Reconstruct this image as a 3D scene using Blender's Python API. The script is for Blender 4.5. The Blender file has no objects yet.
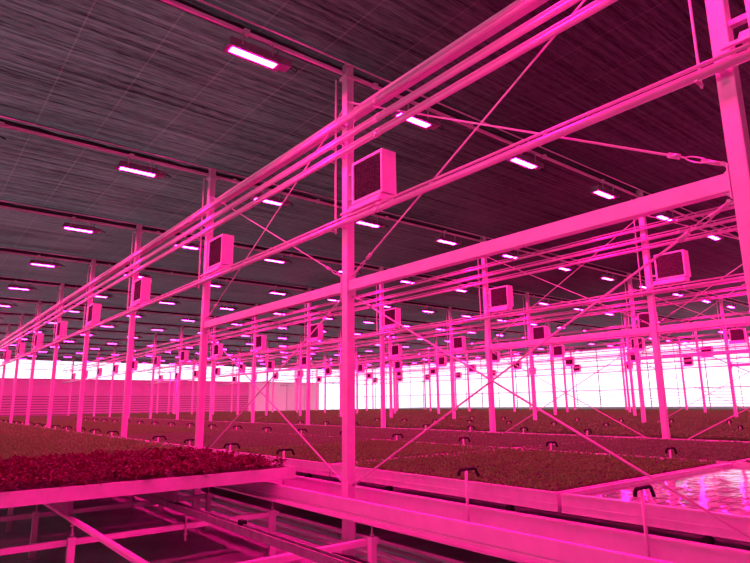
import bpy, bmesh, math, random
from mathutils import Vector, Matrix
random.seed(7)
C = bpy.context.scene.collection
sc = bpy.context.scene
S, SW = 4.5, 7.956            # post spacing along a row (Y), spacing between rows (X)
YAW, PITCH, ROLL, FPX = 0.6780, 0.2061, -0.0116, 582.6
CAM = Vector((-4.2562, -5.8249, 1.6513))
XW, YW = 43.8, 58.5           # window wall and end wall
FL, CE = -0.2, 6.2            # floor, cloth ceiling (everything is lifted by .2 at the very end)

# ---------------------------------------------------------------- camera
def cam_axes():
    cy, sy, cp, sp, cr, sr = (f(a) for a in (YAW, PITCH, ROLL) for f in (math.cos, math.sin))
    f = Vector((sy*cp, cy*cp, sp)); r = Vector((cy, -sy, 0)); u = r.cross(f)
    return cr*r + sr*u, -sr*r + cr*u, f
RX, UX, FX = cam_axes()
def px(x, y, z):              # only used to leave out what the photograph cannot see, and to count from left to right
    d = Vector((x, y, z)) - CAM
    w = d.dot(FX)
    if w < 0.3: return None
    return 375 + FPX*d.dot(RX)/w, 281.5 - FPX*d.dot(UX)/w
def seen(x, y, z, m=0):
    p = px(x, y, z)
    return p is not None and -m < p[0] < 750+m and -m < p[1] < 563+m
cam = bpy.data.objects.new('camera', bpy.data.cameras.new('camera')); C.objects.link(cam)
cam.matrix_world = Matrix(((RX.x, UX.x, -FX.x, CAM.x), (RX.y, UX.y, -FX.y, CAM.y), (RX.z, UX.z, -FX.z, CAM.z), (0, 0, 0, 1)))
cam.data.sensor_width = 36; cam.data.lens = FPX/750*36; cam.data.clip_end = 400
sc.camera = cam

# ---------------------------------------------------------------- materials
def mat(name, col, rough=.5, metal=0., spec=.5, bump=None, var=None, trans=0.):
    m = bpy.data.materials.new(name); m.use_nodes = True
    nt = m.node_tree; b = nt.nodes['Principled BSDF']
    b.inputs['Base Color'].default_value = (*col, 1); b.inputs['Roughness'].default_value = rough
    b.inputs['Metallic'].default_value = metal; b.inputs['Specular IOR Level'].default_value = spec
    tc = nt.nodes.new('ShaderNodeTexCoord')
    if var:                   # (scale, second colour)
        n = nt.nodes.new('ShaderNodeTexNoise'); n.inputs['Scale'].default_value = var[0]; n.inputs['Detail'].default_value = 5
        nt.links.new(tc.outputs['Object'], n.inputs['Vector'])
        r = nt.nodes.new('ShaderNodeValToRGB'); r.color_ramp.elements[0].position = .38; r.color_ramp.elements[1].position = .64
        r.color_ramp.elements[0].color = (*col, 1); r.color_ramp.elements[1].color = (*var[1], 1)
        nt.links.new(n.outputs['Fac'], r.inputs['Fac']); nt.links.new(r.outputs['Color'], b.inputs['Base Color'])
    if bump:
        n = nt.nodes.new('ShaderNodeTexNoise'); n.inputs['Scale'].default_value = bump[0]; n.inputs['Detail'].default_value = 4
        nt.links.new(tc.outputs['Object'], n.inputs['Vector'])
        bn = nt.nodes.new('ShaderNodeBump'); bn.inputs['Strength'].default_value = bump[1]; bn.inputs['Distance'].default_value = .02
        nt.links.new(n.outputs['Fac'], bn.inputs['Height']); nt.links.new(bn.outputs['Normal'], b.inputs['Normal'])
    if trans:
        t = nt.nodes.new('ShaderNodeBsdfTranslucent'); t.inputs['Color'].default_value = (*col, 1)
        mx = nt.nodes.new('ShaderNodeMixShader'); mx.inputs[0].default_value = trans
        nt.links.new(b.outputs[0], mx.inputs[1]); nt.links.new(t.outputs[0], mx.inputs[2])
        nt.links.new(mx.outputs[0], nt.nodes['Material Output'].inputs[0])
    return m
M = {}
M['paint'] = mat('white_painted_steel', (.80, .80, .80), .38, bump=(3, .05), var=(6, (.74, .74, .74)))
M['pipe'] = mat('enamelled_pipe', (.72, .72, .72), .26, .25, .6, var=(4, (.66, .66, .66)))
M['alu'] = mat('aluminium', (.78, .78, .78), .30, .35, .6, bump=(5, .05), var=(9, (.70, .70, .70)))
M['rail'] = mat('weathered_steel', (.30, .30, .30), .45, .2, var=(12, (.22, .22, .22)))
M['galv'] = mat('galvanised_steel', (.62, .62, .62), .32, .4, .6, var=(25, (.5, .5, .5)))
M['housing'] = mat('lamp_housing', (.30, .30, .30), .5, var=(5, (.26, .26, .26)))
M['grille'] = mat('dark_grille', (.11, .10, .09), .6, spec=.2, var=(40, (.05, .05, .05)))
M['black'] = mat('black_rubber', (.008, .008, .008), .6, spec=.15, var=(20, (.02, .02, .02)))
M['media'] = mat('growing_medium', (.05, .022, .012), .9, var=(30, (.02, .01, .008)))
M['lettuce'] = mat('red_lettuce_leaf', (.20, .010, .045), .5, var=(14, (.07, .004, .02)), trans=.25)
M['seed'] = mat('young_leaf', (.22, .88, .10), .5, var=(38, (.08, .42, .04)), trans=.3)
M['seedred'] = mat('young_reddish_leaf', (.24, .70, .16), .5, var=(38, (.10, .38, .07)), trans=.3)
M['tall'] = mat('bushy_leaf', (.14, .86, .07), .5, var=(9, (.08, .56, .04)), trans=.3)
M['plate'] = mat('white_panel', (.62, .62, .62), .5, var=(2, (.57, .57, .57)), trans=.12)
M['sheet'] = mat('clear_plastic_sheet', (.85, .85, .85), .4, var=(2, (.8, .8, .8)), trans=.55)
M['frame'] = mat('glazing_bar', (.38, .38, .40), .4, .2, var=(6, (.5, .5, .5)))
M['floor'] = mat('ground_cover', (.80, .80, .80), .45, bump=(40, .1), var=(.9, (.50, .50, .50)))
M['outside'] = mat('outside_ground', (.5, .55, .5), .9, var=(.2, (.35, .42, .35)))
M['fold'] = mat('folded_shade_cloth', (.05, .045, .05), .8, bump=(20, .5), var=(12, (.03, .03, .03)))

def lamp_mat():
    m = bpy.data.materials.new('pink_led_panel'); m.use_nodes = True; nt = m.node_tree; nt.nodes.clear()
    e = nt.nodes.new('ShaderNodeEmission'); o = nt.nodes.new('ShaderNodeOutputMaterial')
    e.inputs[0].default_value = (1, .003, .245, 1); e.inputs[1].default_value = LAMP
    nt.links.new(e.outputs[0], o.inputs[0]); return m
LAMP = 820.0
M['led'] = lamp_mat()

def cloth_mat():              # woven shade cloth: strips along X, reinforcing threads along Y
    m = bpy.data.materials.new('woven_shade_cloth'); m.use_nodes = True; nt = m.node_tree; b = nt.nodes['Principled BSDF']
    N = nt.nodes.new; L = nt.links.new
    tc = N('ShaderNodeTexCoord')
    def noise(sx, sy, scale, detail):
        mp = N('ShaderNodeMapping'); mp.inputs['Scale'].default_value = (sx, sy, 1); L(tc.outputs['Object'], mp.inputs['Vector'])
        n = N('ShaderNodeTexNoise'); n.inputs['Scale'].default_value = scale; n.inputs['Detail'].default_value = detail
        L(mp.outputs[0], n.inputs['Vector']); return n.outputs['Fac']
    strips = noise(.30, 15, 1.0, 8); patch = noise(1, 1.5, .5, 4); fine = noise(5, 60, 1.0, 5)
    sx = N('ShaderNodeSeparateXYZ'); L(tc.outputs['Object'], sx.inputs[0])
    def ma(op, a, b_, c=None):
        n = N('ShaderNodeMath'); n.operation = op
        for i, v in enumerate((a, b_, c)):
            if v is None: continue
            if isinstance(v, (int, float)): n.inputs[i].default_value = v
            else: L(v, n.inputs[i])
        return n.outputs[0]
    thr = ma('LESS_THAN', ma('ABSOLUTE', ma('SUBTRACT', ma('FRACT', ma('MULTIPLY', sx.outputs[0], 1.15), 0), .5), 0), .014)
    v = ma('ADD', ma('MULTIPLY', strips, .55), ma('ADD', ma('MULTIPLY', patch, .12), ma('MULTIPLY', fine, .42)))
    r = N('ShaderNodeValToRGB'); e = r.color_ramp.elements
    e[0].position = .42; e[0].color = (*CLOTH[0], 1); e[1].position = .68; e[1].color = (*CLOTH[1], 1)
    L(v, r.inputs['Fac'])
    mx = N('ShaderNodeMixRGB'); L(ma('MULTIPLY', thr, .09), mx.inputs[0]); L(r.outputs['Color'], mx.inputs[1]); mx.inputs[2].default_value = (.5, .5, .5, 1)
    L(mx.outputs[0], b.inputs['Base Color']); b.inputs['Roughness'].default_value = .6; b.inputs['Specular IOR Level'].default_value = .25
    bn = N('ShaderNodeBump'); bn.inputs['Strength'].default_value = .9; bn.inputs['Distance'].default_value = .05
    L(v, bn.inputs['Height']); L(bn.outputs['Normal'], b.inputs['Normal'])
    # the weave is slightly open: daylight above the cloth shows through, more where the strips are thin
    tr = N('ShaderNodeBsdfTransparent'); mxs = N('ShaderNodeMixShader')
    op = N('ShaderNodeMapRange'); L(v, op.inputs[0]); op.inputs[1].default_value = .40; op.inputs[2].default_value = .70
    op.inputs[3].default_value = 0.0; op.inputs[4].default_value = .078
    L(op.outputs[0], mxs.inputs[0]); L(b.outputs[0], mxs.inputs[1]); L(tr.outputs[0], mxs.inputs[2]); L(mxs.outputs[0], nt.nodes['Material Output'].inputs[0])
    return m
CLOTH = ((.006, .006, .007), (.12, .12, .14))
M['cloth'] = cloth_mat()

def glass_mat():
    m = bpy.data.materials.new('clear_glass'); m.use_nodes = True; nt = m.node_tree; nt.nodes.clear()
    t = nt.nodes.new('ShaderNodeBsdfTransparent'); t.inputs[0].default_value = (.95, .98, .97, 1)
    g = nt.nodes.new('ShaderNodeBsdfGlossy'); g.inputs['Roughness'].default_value = .02
    mx = nt.nodes.new('ShaderNodeMixShader'); mx.inputs[0].default_value = .06; o = nt.nodes.new('ShaderNodeOutputMaterial')
    nt.links.new(t.outputs[0], mx.inputs[1]); nt.links.new(g.outputs[0], mx.inputs[2]); nt.links.new(mx.outputs[0], o.inputs[0]); return m
M['glass'] = glass_mat()

def tile_mat():               # ribbed white ebb-and-flood floor of an empty tray
    m = bpy.data.materials.new('ribbed_tray_floor'); m.use_nodes = True; nt = m.node_tree; b = nt.nodes['Principled BSDF']
    N = nt.nodes.new; L = nt.links.new
    tc = N('ShaderNodeTexCoord')
    br = N('ShaderNodeTexBrick'); L(tc.outputs['Object'], br.inputs['Vector'])
    br.offset = 0; br.inputs['Scale'].default_value = 1; br.inputs['Brick Width'].default_value = .55; br.inputs['Row Height'].default_value = .125
    br.inputs['Mortar Size'].default_value = .012; br.inputs['Color1'].default_value = (.74, .74, .76, 1); br.inputs['Color2'].default_value = (.66, .66, .70, 1)
    br.inputs['Mortar'].default_value = (.10, .08, .09, 1)
    L(br.outputs['Color'], b.inputs['Base Color']); b.inputs['Roughness'].default_value = .08; b.inputs['Metallic'].default_value = .85; b.inputs['Specular IOR Level'].default_value = .9
    n = N('ShaderNodeTexNoise'); n.inputs['Scale'].default_value = 3.5; L(tc.outputs['Object'], n.inputs['Vector'])
    bn = N('ShaderNodeBump'); bn.inputs['Strength'].default_value = .3; bn.inputs['Distance'].default_value = .02
    L(n.outputs['Fac'], bn.inputs['Height']); L(bn.outputs['Normal'], b.inputs['Normal'])
    return m
M['tile'] = tile_mat()

# ---------------------------------------------------------------- mesh helpers
class MB:
    def __init__(s): s.v = []; s.f = []; s.sm = []
    def add(s, vs, fs, smooth=False):
        n = len(s.v); s.v += [tuple(v) for v in vs]; s.f += [tuple(i+n for i in f) for f in fs]; s.sm += [smooth]*len(fs)
    def box(s, x0, x1, y0, y1, z0, z1):
        s.add([(x0,y0,z0),(x1,y0,z0),(x1,y1,z0),(x0,y1,z0),(x0,y0,z1),(x1,y0,z1),(x1,y1,z1),(x0,y1,z1)],
              [(0,3,2,1),(4,5,6,7),(0,1,5,4),(1,2,6,5),(2,3,7,6),(3,0,4,7)]); return s
    def cbox(s, x, y, z, a, b, c): return s.box(x-a/2, x+a/2, y-b/2, y+b/2, z-c/2, z+c/2)
    def tube(s, pts, r, n=8, cap=True):
        pts = [Vector(p) for p in pts]; rings = []; prev = None
        for i, p in enumerate(pts):
            d = (pts[min(i+1, len(pts)-1)] - pts[max(i-1, 0)]).normalized()
            a = Vector((0, 0, 1)) if abs(d.z) < .9 else Vector((1, 0, 0))
            if prev is not None: a = prev
            u = (a - d*a.dot(d)).normalized(); w = d.cross(u); prev = u
            rings.append([p + r*(math.cos(2*math.pi*k/n)*u + math.sin(2*math.pi*k/n)*w) for k in range(n)])
        vs = [v for q in rings for v in q]; fs = []
        for i in range(len(pts)-1):
            for k in range(n):
                fs.append((i*n+k, i*n+(k+1) % n, (i+1)*n+(k+1) % n, (i+1)*n+k))
        s.add(vs, fs, True)
        if cap:
            b = len(s.v) - len(vs)
            s.f += [tuple(b+k for k in range(n))[::-1], tuple(b+(len(pts)-1)*n+k for k in range(n))]; s.sm += [False, False]
        return s
    def prism(s, prof, y0, y1):           # closed XZ outline drawn out along Y
        n = len(prof)
        vs = [(x, y0, z) for x, z in prof] + [(x, y1, z) for x, z in prof]
        s.add(vs, [tuple(range(n)), tuple(range(2*n-1, n-1, -1))] + [(i, i+n, (i+1) % n+n, (i+1) % n) for i in range(n)]); return s
    def build(s, name, m, parent=None, loc=None, bevel=0):
        me = bpy.data.meshes.new(name); me.from_pydata(s.v, [], s.f)
        me.polygons.foreach_set('use_smooth', s.sm); me.materials.append(m); me.update()
        o = bpy.data.objects.new(name, me); C.objects.link(o)
        if parent: o.parent = parent
        if loc: o.location = loc
        if bevel:
            b = o.modifiers.new('bevel', 'BEVEL'); b.width = bevel; b.segments = 2; b.limit_method = 'ANGLE'
        return o
def tag(o, label=None, cat=None, group=None, kind=None):
    if label: o['label'] = label
    if cat: o['category'] = cat
    if group: o['group'] = group
    if kind: o['kind'] = kind
    return o
def empty(name, loc=(0, 0, 0)):
    o = bpy.data.objects.new(name, None); C.objects.link(o); o.location = loc; o.empty_display_size = .1; return o
KIDS = {}
def kids(o):
    if o.name not in KIDS: KIDS[o.name] = list(o.children)
    return KIDS[o.name]
def copy_tree(o, loc=None, parent=None):
    c = o.copy(); C.objects.link(c)
    if parent: c.parent = parent
    if loc: c.location = loc
    for ch in kids(o): copy_tree(ch, None, c)
    return c
class Proto:
    def __init__(s, root): s.root = root; s.used = False
    def put(s, loc):
        if not s.used: s.used = True; kids_cache(s.root); s.root.location = loc; return s.root
        return copy_tree(s.root, loc)
def kids_cache(o):
    for ch in kids(o): kids_cache(ch)
W1 = ['zero', 'first', 'second', 'third', 'fourth', 'fifth', 'sixth', 'seventh', 'eighth', 'ninth', 'tenth', 'eleventh', 'twelfth', 'thirteenth',
      'fourteenth', 'fifteenth', 'sixteenth', 'seventeenth', 'eighteenth', 'nineteenth', 'twentieth']
ROWN = ['nearest post row', 'second post row', 'third post row', 'fourth post row', 'fifth post row', 'farthest post row']

# ---------------------------------------------------------------- the setting
MB().box(-16, XW, -14, YW, FL-.05, FL).build('floor', M['floor'])['kind'] = 'structure'
g = MB(); nx = 12
g.add([(-16, -14, CE), (XW, -14, CE), (XW, YW, CE), (-16, YW, CE)], [(0, 3, 2, 1)])
g.build('ceiling', M['cloth'])['kind'] = 'structure'
MB().box(-16, XW+.1, -14.1, -14, FL, CE).build('wall_back', M['plate'])['kind'] = 'structure'
MB().box(-90, 190, -90, 200, FL-.5, FL-.4).build('outside_ground', M['outside'])['kind'] = 'structure'

def glazing(name, along, fixed, a0, a1, z0, z1, step, rails, slats=()):
    root = empty(name, (fixed, 0, 0) if along == 'Y' else (0, fixed, 0)); root['kind'] = 'structure'
    f = MB(); p = MB()
    def bx(m, s0, s1, d0, d1, q0, q1):
        if along == 'Y': m.box(d0, d1, s0, s1, q0, q1)
        else: m.box(s0, s1, d0, d1, q0, q1)
    s = a0
    while s <= a1 + 1e-3:
        w = .05 if abs((s - a0)/S - round((s - a0)/S)) < .01 else .022
        bx(f, s-w/2, s+w/2, -.05, .03, z0, z1); s += step
    for z, w in rails: bx(f, a0, a1, -.03, .03, z-w/2, z+w/2)
    f.build('window_frame', M['frame'], root)
    bx(p, a0, a1, .035, .041, z0, z1); p.build('pane', M['glass'], root)
    if slats:
        q = MB()
        for z in slats: bx(q, a0, a1, -.07, -.055, z-.02, z+.02)
        q.build('slat_screen', M['frame'], root)
    return root
glazing('window_1', 'Y', XW, -13.5, YW, FL, CE, 2.25, [(2.55, .07), (4.3, .05), (5.6, .06), (.4, .2)], [.9+.22*i for i in range(8)])
glazing('window_2', 'X', YW, -16, XW, 4.25, CE, 2.652, [(4.3, .1), (5.2, .06), (5.75, .05)])
glazing('window_3', 'Y', -16, -13.5, YW, 4.25, CE, 2.25, [(4.3, .1), (5.2, .06)])
MB().box(-16.05, -15.97, -14, YW, FL, 4.25).build('wall_left', M['plate'])['kind'] = 'structure'
glazing('window_4', 'X', YW, 38, XW, FL, 4.25, 2.25, [(2.55, .06), (.4, .2)])
w = MB().box(-16, 28, YW-.04, YW+.03, FL, 4.25)
for i in range(6): w.box(-8+i*SW/1.33-.03, -8+i*SW/1.33+.03, YW-.09, YW-.04, FL, 4.25)
wf = w.build('wall_far', M['plate']); wf['kind'] = 'structure'
sl = MB()
for z in [.95+.24*i for i in range(8)]: sl.box(-16, 28, YW-.10, YW-.08, z-.045, z+.045)
sl.build('slats', M['rail'], wf)
w = MB().box(28, 38, YW-.03, YW+.03, FL, 4.25)
for i in range(4): w.box(28.03+i*2.6, 28.12+i*2.6, YW-.08, YW-.03, FL, 4.25)
w.build('wall_end', M['sheet'])['kind'] = 'structure'
for i, (x0, x1, y0, y1) in enumerate([(-16, XW, YW-.1, YW+.1), (XW-.1, XW+.1, -14, YW-.1)]):
    MB().box(x0, x1, y0, y1, CE-.14, CE+.1).build('trim_%d' % (i+1), M['paint'])['kind'] = 'structure'

# roof trusses: a square tube along X with a thin wire above it and the gathered cloth bundle behind
t = empty('roof_truss')
MB().box(-16, XW-.12, -.02, .02, CE-.185, CE-.145).build('truss_tube', M['paint'], t)
MB().tube([(-16, -.09, CE-.06), (XW-.12, -.09, CE-.06)], .014, 6).build('tension_wire', M['galv'], t)
fo = MB(); n = 220; pts = []
for i in range(n+1): pts.append((-16 + (XW-.12+16)*i/n, .10 + random.uniform(-.012, .012), CE-.075 + random.uniform(-.015, .015)))
fo.tube(pts, .05, 7).build('cloth_bundle', M['fold'], t)
x = -3.5; c0 = None
while x < XW-1:
    if c0 is None: c0 = MB().cbox(0, 0, CE-.155, .07, .06, .07).build('clip', M['paint'], t, (x, 0, 0))
    else:
        c1 = c0.copy(); C.objects.link(c1); c1.location = (x, 0, 0)
    x += SW/4
tp = Proto(t); N = 0
for k in range(-1, 13):
    o = tp.put((0, k*S, 0))
    vis = seen(0, k*S, 6) or seen(6, k*S, 6) or seen(20, k*S, 6) or seen(-3, k*S, 6)
    N += 1
    tag(o, 'slender roof truss tube crossing under the cloth ceiling, %s from the camera' % W1[N], 'roof truss', 'roof trusses')

# ---------------------------------------------------------------- posts
def post_obj():
    r = empty('steel_post')
    MB().box(-.058, .058, -.058, .058, FL+.02, CE-.02).build('shaft', M['paint'], r, bevel=.008)
    b = MB().box(-.12, .12, -.12, .12, FL, FL+.02)
    for sx in (-1, 1):
        for sy in (-1, 1): b.tube([(sx*.095, sy*.095, FL+.02), (sx*.095, sy*.095, FL+.05)], .012, 6)
    b.build('base_plate', M['galv'], r)
    MB().box(-.085, .085, -.085, .085, CE-.24, CE-.20).build('head_plate', M['paint'], r)
    for z in (3.87, 4.82, 5.01, 5.26):
        MB().box(-.13, -.058, -.025, .025, z-.012, z+.012).build('pipe_bracket', M['paint'], r)
    return r
pp = Proto(post_obj()); GRID = []
for r in range(6):
    ks = [k for k in range(-1, 13) if k*S < YW-1]
    vis = [k for k in ks if seen(r*SW, k*S, 3, 8) or seen(r*SW, k*S, 5.5, 8) or seen(r*SW, k*S, 1.2, 8)]
    for i, k in enumerate(vis):
        GRID.append((r, k, i+1))
        tag(pp.put((r*SW, k*S, 0)), 'square white-painted steel post, %s from the right in the %s' % (W1[i+1], ROWN[r]), 'post', 'steel posts')

# ---------------------------------------------------------------- heater boxes on the posts
def heater_obj():
    r = empty('fan_heater')
    y0, y1, z0, z1, x0, x1 = -.80, -.19, 4.11, 4.66, -.06, .14
    c = MB().box(x0+.02, x1, y0, y1, z0, z1)
    e = .035                              # frame around the grille
    for a in ((y0, y1, z1-e, z1), (y0, y1, z0, z0+e), (y0, y0+e, z0+e, z1-e), (y1-e, y1, z0+e, z1-e)):
        c.box(x0-.02, x0+.019, *a)
    c.box(x1+.001, x1+.03, y0+.05, y1-.05, z1-.10, z1-.03).build('casing', M['paint'], r)
    g = MB(); n = 17
    g.box(x0+.008, x0+.019, y0+e, y1-e, z0+e, z1-e)
    for i in range(n):
        y = y0+e+.012+(y1-y0-2*e-.024)*i/(n-1); g.box(x0-.006, x0+.008, y-.004, y+.004, z0+e, z1-e)
    g.build('grille', M['grille'], r)
    b = MB().prism([(x0-.07, z0-.085), (x1-.02, z0-.085), (x1-.02, z0-.005), (x0-.01, z0-.005)], y0+.03, y1+.06)
    b.box(x0-.08, x0-.05, y0+.03, y1+.17, z0-.11, z0-.085)
    b.build('drip_tray', M['paint'], r)
    for za in (z1-.12, z0+.10): MB().box(-.03, .03, y1+.001, -.059, za, za+.04).build('mounting_bracket', M['galv'], r)
    return r
hp = Proto(heater_obj())
for r, k, i in GRID:
    if not (seen(r*SW, k*S-.4, 4.4, 60)): continue
    tag(hp.put((r*SW, k*S, 0)), 'fan heater with dark grille, %s post from the right, %s' % (W1[i], ROWN[r]), 'heater', 'fan heaters on the posts')

# ---------------------------------------------------------------- pipes along the rows
def pipe_run(x, z, r, y0, y1, name='heating_pipe'):
    p = MB().tube([(0, y0, 0), (0, y1, 0)], r, 14)
    y = y0+2.2
    while y < y1: p.tube([(0, y-.04, 0), (0, y+.04, 0)], r*1.12, 14); y += 6
    return p.build(name, M['pipe'], None, (x, 0, z))
LV = [('topmost', 5.26), ('middle', 5.01), ('lowest', 4.82)]
for r in range(6):
    X = r*SW; ym = YW-1.2; y0 = -9 if r < 3 else -4
    for nm, z in LV:
        tag(pipe_run(X-.155, z, .034, y0, ym), '%s of the three upper heating pipes strung along the %s' % (nm, ROWN[r]), 'pipe', 'heating pipes')
        tag(pipe_run(X-.13, z+.075, .013, y0, ym, 'thin_pipe'), 'thin pipe just above the %s upper heating pipe along the %s' % (nm, ROWN[r]), 'pipe', 'thin pipes')
    tag(pipe_run(X-.16, 3.87, .036, y0, ym), 'single lower heating pipe under the heaters along the %s' % ROWN[r], 'pipe', 'heating pipes')
    tag(pipe_run(X-.135, 3.95, .015, y0, ym, 'thin_pipe'), 'thin pipe riding on the lower heating pipe along the %s' % ROWN[r], 'pipe', 'thin pipes')
tag(MB().prism([(.065, 5.42), (.16, 5.42), (.16, 5.435), (.08, 5.435), (.08, 5.545), (.16, 5.545), (.16, 5.56), (.065, 5.56)], -9, YW-1.2).build('cable_channel', M['paint']),
    'flat steel cable channel above the pipes of the nearest row of posts', 'channel')

h = empty('pipe_hanger')
MB().box(-.012, .012, -.006, .006, 3.8, CE-.20).build('rod', M['paint'], h)
for z in (3.87, 4.82, 5.01, 5.26):
    MB().box(-.09, .015, -.012, .012, z-.050, z-.038).build('clamp', M['galv'], h)
hg = Proto(h)
for r, k, i in GRID:
    if not seen(r*SW-.1, k*S+.3, 4.2, 10): continue
    tag(hg.put((r*SW-.098, k*S+.14, 0)), 'thin pipe-hanging rod beside the %s post from the right, %s' % (W1[i], ROWN[r]), 'hanger rod', 'pipe hangers')

# ---------------------------------------------------------------- braced bays: tie beams and crossed rods
BAY = {-1: 'the right braced bay', 0: 'the left braced bay'}
def rod(p0, p1, X, label):
    p0 = Vector(p0); p1 = Vector(p1); d = (p1-p0).normalized(); L = (p1-p0).length
    root = empty('brace_rod', (X, 0, 0))
    MB().tube([p0+d*.40, p1-d*.14], .010, 8).build('rod', M['paint'], root)
    t = MB()                               # turnbuckle: an open oval loop with threaded ends
    a, b = p0+d*.12, p0+d*.28; n = Vector((0, -d.z, d.y))
    loop = [a+(b-a)*(.5-.5*math.cos(q)) + n*.018*math.sin(q) for q in [2*math.pi*i/20 for i in range(21)]]
    t.tube(loop, .0055, 6, False); t.tube([b-d*.01, b+d*.05], .007, 6).tube([b+d*.045, b+d*.13], .021, 8); t.tube([p0+d*.06, a], .009, 6)
    t.build('turnbuckle', M['galv'], root)
    for e, s in ((p0, 1), (p1, -1)):
        c = MB().tube([e+d*s*.02, e+d*s*.16], .02 if s < 0 else .016, 6); c.tube([e+Vector((-.035, 0, 0)), e+Vector((.035, 0, 0))], .014, 8)
        c.build('clevis', M['galv'], root)
    return tag(root, label, 'brace rod', 'brace rods')
for r in range(6):
    X = r*SW
    for k in (-1, 0):
        a, b = k*S, (k+1)*S
        if r >= 2:
            if not (seen(X, a, 3.1, 5) or seen(X, b, 3.1, 5)): continue
        bm = empty('tie_beam', (X, a, 0))
        MB().box(-.045, .045, .068, S-.068, 3.03, 3.16).build('beam', M['paint'], bm, bevel=.008)
        e = MB()
        for y in (.059, S-.068): e.box(-.07, .07, y, y+.009, 2.97, 3.22)
        for y, s in ((.068, 1), (S-.068, -1)):
            for z, q in ((3.16, 1), (3.03, -1)): e.add([(-.004, y, z), (.004, y, z), (.004, y+s*.06, z), (-.004, y+s*.06, z), (-.004, y, z+q*.05), (.004, y, z+q*.05)], [(0,1,2,3), (0,4,5,1), (0,3,4), (1,5,2), (2,5,4,3)])
        e.build('end_plate', M['paint'], bm)
        tag(bm, 'horizontal square tie beam in %s of the %s' % (BAY[k], ROWN[r]), 'beam', 'tie beams')
        for nm, p0, p1 in (('upper rod rising to the right', (0, b-.09, 3.23), (0, a+.06, 5.6)), ('upper rod rising to the left', (0, a+.09, 3.23), (0, b-.06, 5.6)),
                           ('lower rod falling to the left', (0, a+.09, 2.96), (0, b-.1, .72)), ('lower rod falling to the right', (0, b-.09, 2.96), (0, a+.1, .72))):
            rod(p0, p1, X + (.012 if 'right' in nm else -.018), '%s, %s, %s' % (nm, BAY[k], ROWN[r]))

# ---------------------------------------------------------------- grow lights
def lamp_obj():
    r = empty('grow_light')
    # housing: shallow box with a flared reflector opening downwards (local X is the long way)
    h = MB()
    L, Wd = .37, .105
    o = [(-L, -Wd), (L, -Wd), (L, Wd), (-L, Wd)]; i = [(-.31, -.055), (.29, -.055), (.29, .055), (-.31, .055)]
    vs = [(x, y, 0) for x, y in o] + [(x, y, .004) for x, y in i] + [(x*.92, y*.8, .12) for x, y in o]
    h.add(vs, [(0,4,5,1), (1,5,6,2), (2,6,7,3), (3,7,4,0), (0,1,9,8), (1,2,10,9), (2,3,11,10), (3,0,8,11), (8,9,10,11), (4,7,6,5)])
    h.build('housing', M['housing'], r)
    d = MB().prism([(.371, .015), (.48, .03), (.48, .10), (.371, .11)], -.08, .08); d.build('driver_box', M['housing'], r)
    e = MB(); e.add([(-.308, -.053, .001), (.288, -.053, .001), (.288, .053, .001), (-.308, .053, .001)], [(0, 3, 2, 1)])
    e.build('led_panel', M['led'], r)
    for x in (-.2, .2): MB().box(x-.01, x+.01, -.105, -.09, .06, .21).box(x-.01, x+.01, -.105, .0, .10, .115).build('hook', M['galv'], r)
    c = MB(); pts = []
    for q in range(13):
        a = q/12; pts.append((.46 + .14*math.sin(a*5.2), -.02 + .05*math.sin(a*9), .10 + .13*a - .12*math.sin(a*math.pi)))
    c.tube(pts, .007, 6).build('cable', M['black'], r)
    return r
lp = Proto(lamp_obj()); N = 0
for k in range(-1, 13):
    N += 1
    n = 0
    for i in range(-1, 17):
        X = -1.36 + SW/3*i; p = (X, k*S+.08, 5.80)
        vis = seen(p[0], p[1], p[2], 30)
        if vis: n += 1
        o = lp.put(p)
        if vis: tag(o, 'glowing pink grow light, %s from the left under the %s roof truss from the camera' % (W1[n], W1[N]), 'grow light', 'grow lights')
        else: tag(o, 'glowing pink grow light outside the picture, number %s along the %s roof truss' % (W1[i+3], W1[N]), 'grow light', 'grow lights')

# ---------------------------------------------------------------- benches
LX, LY = 3.62, 3.46
def tray_obj(floor_mat, h, name):
    r = empty(name)
    z1 = .87; z0 = z1-h
    f = MB()
    for x0, x1 in ((0, .03), (LX-.03, LX)): f.box(x0, x1, 0, LY, z0, z1)
    for y0, y1 in ((0, .03), (LY-.03, LY)): f.box(.031, LX-.031, y0, y1, z0, z1)
    # ribs on the long faces
    f.box(-.012, -.0005, 0, LY, z0+.055, z0+.066).box(-.014, -.0005, 0, LY, z1-.016, z1).box(-.012, -.0005, 0, LY, z0, z0+.014)
    f.build('rim', M['alu'], r)
    MB().box(.031, LX-.031, .031, LY-.031, z1-.06, z1-.035).build('tray_floor', floor_mat, r)
    for x in (1.07, 2.18): MB().box(x, x+.05, .3, LY-.3, .56, z0+.05).build('runner', M['rail'], r)
    return r
def leaf(m, p, a, L, w, up, curl=.3):
    d = Vector((math.cos(a), math.sin(a), 0)); s = Vector((-d.y, d.x, 0))
    p = Vector(p); q = p + d*L*.5 + Vector((0, 0, up*L)); e = p + d*L + Vector((0, 0, up*L*(1-curl)))
    m.add([p, q-s*w/2, e, q+s*w/2], [(0, 1, 2), (0, 2, 3)])
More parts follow.
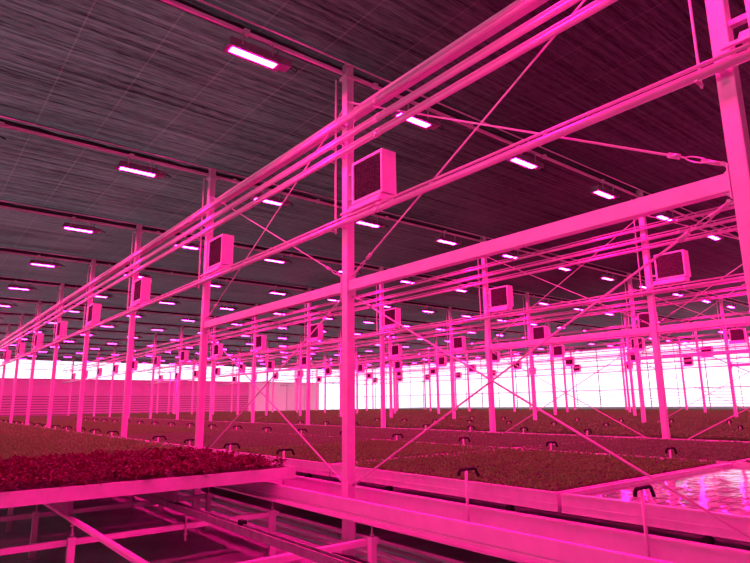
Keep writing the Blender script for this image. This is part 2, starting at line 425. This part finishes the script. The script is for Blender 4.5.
def crop_mesh(kind, seed):
    random.seed(seed); m = MB()
    zt = .836
    if kind == 'seed':
        nx_, ny_ = 47, 45
        for i in range(nx_):
            for j in range(ny_):
                x = .02+(LX-.04)*(i+.5)/nx_+random.uniform(-.012, .012); y = .07+(LY-.14)*(j+.5)/ny_+random.uniform(-.012, .012)
                if abs(y-LY*.5) < .02 or random.random() < .10: continue
                a0 = random.random()*6.28; hh = random.uniform(.02, .045); s = random.uniform(.8, 1.15)
                for q in range(5):
                    leaf(m, (x, y, zt+hh*.7), a0+q*1.2566+random.uniform(-.3, .3), .031*s, .026*s, random.uniform(.4, 1.6))
                leaf(m, (x, y, zt+hh), a0+1, .025, .022, 1.2)
    elif kind == 'mid':
        for i in range(3600):
            x = random.uniform(.02, LX-.005); y = random.uniform(.02, LY-.02); hh = random.uniform(.075, .135)
            for q in range(6):
                leaf(m, (x, y, zt + hh*(q+1)/6), random.random()*6.28, random.uniform(.025, .05), random.uniform(.02, .03), random.uniform(.1, .9))
    elif kind == 'tall':
        for i in range(2300):
            x = random.uniform(.10, LX-.10); y = random.uniform(.05, LY-.05)
            hh = random.uniform(.05, .085)*(1 if random.random() > .1 else 1.15)
            for q in range(7):
                zz = zt + hh*(q+1)/7
                leaf(m, (x, y, zz), random.random()*6.28, random.uniform(.045, .075), random.uniform(.03, .045), random.uniform(.0, .5))
    else:
        for i in range(2100):
            x = random.uniform(.03, LX-.02); y = random.uniform(.0, LY-.03)
            bump_ = .025*math.sin(x*9+1)*math.sin(y*8)
            hh = .135 + bump_ + random.uniform(-.02, .03)
            for q in range(15):
                t = random.random()
                leaf(m, (x, y, zt + hh*t*.75), random.random()*6.28, random.uniform(.03, .062), random.uniform(.028, .048), random.uniform(-.1, .8)*t+.05, random.uniform(.1, .9))
    return m
CR = {'mid': ('leafy_crop', 'seed'), 'seed': ('seedling_bed', 'seed'), 'red': ('seedling_bed', 'seedred'), 'tall': ('bushy_crop', 'tall')}
seed_me = crop_mesh('seed', 3); tall_me = crop_mesh('tall', 4); mid_me = crop_mesh('mid', 6)
crops = {}
def crop(kind, loc):
    if kind not in crops:
        if kind == 'lettuce': o = crop_mesh('lettuce', 5).build('red_lettuce', M['lettuce'])
        else: o = ({'tall': tall_me, 'mid': mid_me}.get(kind, seed_me)).build(CR[kind][0], M[CR[kind][1]])
        crops[kind] = o
    else: o = crops[kind].copy(); C.objects.link(o)
    o.location = loc; return o
tray_full = Proto(tray_obj(M['media'], .16, 'growing_tray')); tray_low = Proto(tray_obj(M['media'], .14, 'growing_tray')); tray_empty = Proto(tray_obj(M['tile'], .16, 'empty_tray'))
BEN = [(-.2-LX, 'leftmost bench')]
for r in range(6):
    if r*SW+.33+LX < XW: BEN.append((r*SW+.33, 'bench just behind the %s' % ROWN[r]))
    if r*SW+4.12+LX < XW: BEN.append((r*SW+4.12, 'second bench behind the %s' % ROWN[r]))
for bi, (X, bn) in enumerate(BEN):
    n = 0
    for j in range(-1, 17):
        Y = -2.65 + 3.5*j
        if bi == 0 and j < 1: continue
        pts = [(X+a*LX, Y+b*LY, .95) for a in (0, .5, 1) for b in (0, .5, 1)]
        if not any(seen(*p) for p in pts): continue
        n += 1
        first = (bi == 0 and j == 1)
        if bi == 1 and j == -1: pr, kind = tray_empty, None
        elif bi == 0: pr, kind = tray_low, ('lettuce' if first else 'mid')
        elif bi == 1: pr, kind = tray_full, ('seed' if j < 1 else ('red' if j in (2, 3) else 'seed'))
        elif bi == 2: pr, kind = tray_full, 'red'
        else: pr, kind = tray_full, 'tall'
        t = pr.put((X, Y+.02, 0))
        where = 'number %d from the near end of the %s' % (n, bn)
        where = '%s from the near end, %s' % (W1[n], bn)
        tag(t, ('empty ribbed tray, ' if kind is None else 'aluminium tray, ') + where, 'tray', 'growing trays')
        if kind:
            c = crop(kind, (X, Y+.02, 0))
            nm = {'mid': 'olive-brown leafy plants', 'lettuce': 'dense dark red lettuce', 'seed': 'low olive-brown seedlings', 'red': 'low reddish seedlings', 'tall': 'bushy green-brown plants'}[kind]
            tag(c, '%s, tray %s' % (nm, where), 'plants', 'crops on the benches', 'stuff')

# support channels along the post rows
for r in range(6):
    root = empty('support_channel', (r*SW, 0, 0)); x0 = -.46 if r == 0 else -.21
    y0, y1 = (-6 if r < 2 else -2), YW-2
    a = MB().prism([(x0, .50), (x0+.02, .50), (x0+.02, .655), (x0+.055, .655), (x0+.055, .67), (x0, .67), (x0, .545), (x0+.012, .54), (x0+.012, .532), (x0, .527)], y0, y1); a.build('near_side', M['paint'], root)
    MB().tube([(x0-.012, y0, .487), (x0-.012, y1, .487)], .020, 10).build('rolled_lip', M['paint'], root)
    MB().prism([(.25, .44), (.27, .44), (.27, .665), (.21, .665), (.21, .65), (.25, .65)], y0, y1).build('far_side', M['paint'], root)
    MB().box(x0, -.075, y0, y1, .47, .485).box(.075, .249, y0, y1, .47, .485).build('channel_floor', M['galv'], root)
    y = y0+.4
    while y < (16 if r == 0 else 8):
        MB().tube([(.30, y, .672), (.36, y, .672)], .035, 10).tube([(.27, y, .66), (.30, y, .66)], .01, 6).build('roller', M['black'], root); y += 1.75
    tag(root, 'long white sheet-metal channel carrying the benches along the %s' % ROWN[r], 'channel', 'support channels')
for r in range(5):
    q = MB().box(-.04, .04, -6, YW-2, .45, .53); o = q.build('bench_rail', M['paint'], None, (r*SW+4.03, 0, 0))
    tag(o, 'low steel rail between the two benches behind the %s' % ROWN[r], 'rail', 'bench rails')

# sub-frame under the left-hand bench
tag(MB().tube([(-2.72, -5.5, .52), (-2.72, 20, .52)], .029, 12).build('bench_rail', M['paint']), 'round bench rail furthest left under the red lettuce tray', 'rail', 'left bench rails')
q = MB().prism([(-1.645, .48), (-1.565, .48), (-1.565, .55), (-1.578, .55), (-1.578, .492), (-1.632, .492), (-1.632, .55), (-1.645, .55)], -5.5, 20)
tag(q.build('bench_rail', M['rail']), 'grey channel-shaped bench rail in the middle under the red lettuce tray', 'rail', 'left bench rails')
cl = MB()
NB = ['below the near end of the frame', 'beside the foot of the frontmost post', 'under the near edge of the red lettuce', 'deeper under the red lettuce', 'far under the red lettuce']
leg0 = empty('jack_leg')
MB().box(-.035, .035, -.035, .035, FL+.012, .36).build('leg', M['paint'], leg0, bevel=.005)
MB().box(-.07, .07, -.07, .07, FL, FL+.012).build('foot_plate', M['galv'], leg0)
MB().tube([(0, 0, .36), (0, 0, .462)], .009, 8).tube([(0, 0, .37), (0, 0, .385)], .022, 6).tube([(0, 0, .462), (0, 0, .478)], .026, 6).build('screw', M['galv'], leg0)
lgp = Proto(leg0)
LN = [(-2.72, 'left'), (-1.605, 'middle'), (-.43, 'right')]
for i, Y in enumerate((-3.0, -.98, 1.03, 3.0, 5.0)):
    b = MB().box(-6.5, -.31, -.03, .03, .27, .33).build('cross_beam', M['paint'], None, (0, Y+.07, 0), bevel=.005)
    tag(b, 'square cross beam of the bench frame %s' % NB[i], 'beam', 'bench cross beams')
    for x, nm in LN:
        if x == -2.72 and Y < 0: continue
        if nm == 'middle':
            if Y > 0: tag(MB().tube([(0, 0, .15), (0, 0, .48)], .012, 8).tube([(0, 0, .215), (0, 0, .235)], .024, 6).build('hanging_bolt', M['galv'], None, (-1.53, Y+.02, 0)), 'thin hanging bolt on the middle bench rail %s' % NB[i], 'bolt', 'hanging bolts')
            continue
        o = lgp.put((x, Y, 0))
        tag(o, '%s adjustable jack leg of the bench frame %s' % (nm, NB[i]), 'leg', 'jack legs')
for i, (x, y) in enumerate(((-1.605, -.42), (-1.605, 1.42))):
    o = MB().cbox(0, 0, 0, .05, .09, .11).build('rail_clip', M['black'], None, (x+.045, y, .52))
    tag(o, ['small black clip on the grey bench rail, nearer one', 'small black clip on the grey bench rail, farther one'][i], 'clip', 'rail clips')
# pipes on the floor under the channel
for i, x in enumerate((.22, .42, .62, .82, 1.02)):
    o = MB().tube([(0, -5.8, 0), (0, 40, 0)], .03, 10).build('floor_pipe', M['paint'], None, (x, 0, FL+.032))
    tag(o, '%s of the five floor pipes lying beyond the frontmost post' % ['nearest', 'second', 'middle', 'fourth', 'farthest'][i], 'pipe', 'floor pipes')
tag(MB().tube([(-1.45, -1.62, .33), (-1.36, -1.48, .39), (-1.26, -1.50, .41), (-1.18, -1.66, .40), (-1.12, -1.95, .36), (-1.1, -3.0, .2)], .022, 10).build('black_hose', M['black']),
    'bent black hose in the foreground below the frontmost post', 'hose')

# ---------------------------------------------------------------- irrigation standpipes
def stand_obj():
    r = empty('irrigation_standpipe')
    MB().tube([(0, 0, .486), (0, 0, 1.02)], .014, 8).build('standpipe', M['paint'], r)
    p = []
    for q in range(11):
        a = math.pi*q/10; p.append((-.10+.125*(1-math.cos(a)), 0, .995+.028*min(1, math.sin(a)*1.7)))
    p = [(-.105, 0, .968)] + p + [(.166, 0, .972), (.178, 0, .945)]
    MB().tube(p, .0155, 8).build('black_elbow', M['black'], r)
    return r
sp = Proto(stand_obj())
lines = [(.20, 'along the nearest row of posts', 0), (4.03, 'between the two nearest benches', 1), (SW+.16, 'along the second row of posts', 2), (SW+4.03, 'behind the second row of posts', 3),
         (2*SW+.16, 'along the third row of posts', 4)]
for X, wn, li in lines:
    n = 0
    for j in range(-3, 24):
        Y = -3.47+1.78*j if X != 4.03 else -3.8+1.9*j
        if Y > (34 if li < 2 else 15) or abs((Y+S*.5) % S - S*.5) < .09 and li in (0, 2, 4, 5): continue
        if not seen(X, Y, 1.0): continue
        n += 1
        zb = 0 if li not in (1, 3) else 0
        tag(sp.put((X, Y, 0 if li in (0, 2, 4, 5) else .204) if False else (X, Y, -.02)), 'irrigation standpipe with black elbow, %s from the right %s' % (W1[n] if n < 21 else 'number %d' % n, wn), 'standpipe', 'irrigation standpipes')

# white riser pipes near the far wall
rr = empty('riser_pipes', (14.2, 46, 0))
MB().tube([(0, 0, FL), (0, 0, 4.6)], .06, 10).build('riser', M['paint'], rr)
MB().tube([(.6, 0, FL), (.6, 0, 4.3)], .06, 10).build('riser', M['paint'], rr)
MB().tube([(-1.4, 0, 3.9), (2.2, 0, 3.9)], .05, 8).build('crosspipe', M['paint'], rr)
tag(rr, 'pair of white riser pipes standing before the pink far wall', 'pipes')

# ---------------------------------------------------------------- light and view
w = bpy.data.worlds.new('overcast_sky'); sc.world = w; w.use_nodes = True
nt = w.node_tree; bg = nt.nodes['Background']; bg.inputs[0].default_value = (.92, .88, 1.12, 1)
# hazy evening sky: bright all round the horizon, higher up bright only on the side of the low sun
tc = nt.nodes.new('ShaderNodeTexCoord'); dt = nt.nodes.new('ShaderNodeVectorMath'); dt.operation = 'DOT_PRODUCT'
nt.links.new(tc.outputs['Generated'], dt.inputs[0]); dt.inputs[1].default_value = (-.42, .907, 0)
m1 = nt.nodes.new('ShaderNodeMapRange'); m1.interpolation_type = 'SMOOTHSTEP'; nt.links.new(dt.outputs['Value'], m1.inputs[0])
m1.inputs[1].default_value = .10; m1.inputs[2].default_value = 1.0; m1.inputs[3].default_value = .05; m1.inputs[4].default_value = 1.5
sz = nt.nodes.new('ShaderNodeSeparateXYZ'); nt.links.new(tc.outputs['Generated'], sz.inputs[0])
m2 = nt.nodes.new('ShaderNodeMapRange'); m2.interpolation_type = 'SMOOTHSTEP'; nt.links.new(sz.outputs[2], m2.inputs[0])
m2.inputs[1].default_value = .06; m2.inputs[2].default_value = .20; m2.inputs[3].default_value = 2.2
nt.links.new(m1.outputs[0], m2.inputs[4]); nt.links.new(m2.outputs[0], bg.inputs[1])
for o in list(bpy.data.objects):
    if o.parent is None: o.location.z += .2
vs = sc.view_settings
sc.display_settings.display_device = 'sRGB'
vs.view_transform = 'Standard'; vs.look = 'None'; vs.gamma = 1; vs.use_curve_mapping = False; vs.exposure = 0
sc.cycles.use_denoising = True
sc.cycles.max_bounces = 6; sc.cycles.diffuse_bounces = 4; sc.cycles.transparent_max_bounces = 8
sc.cycles.use_light_tree = True
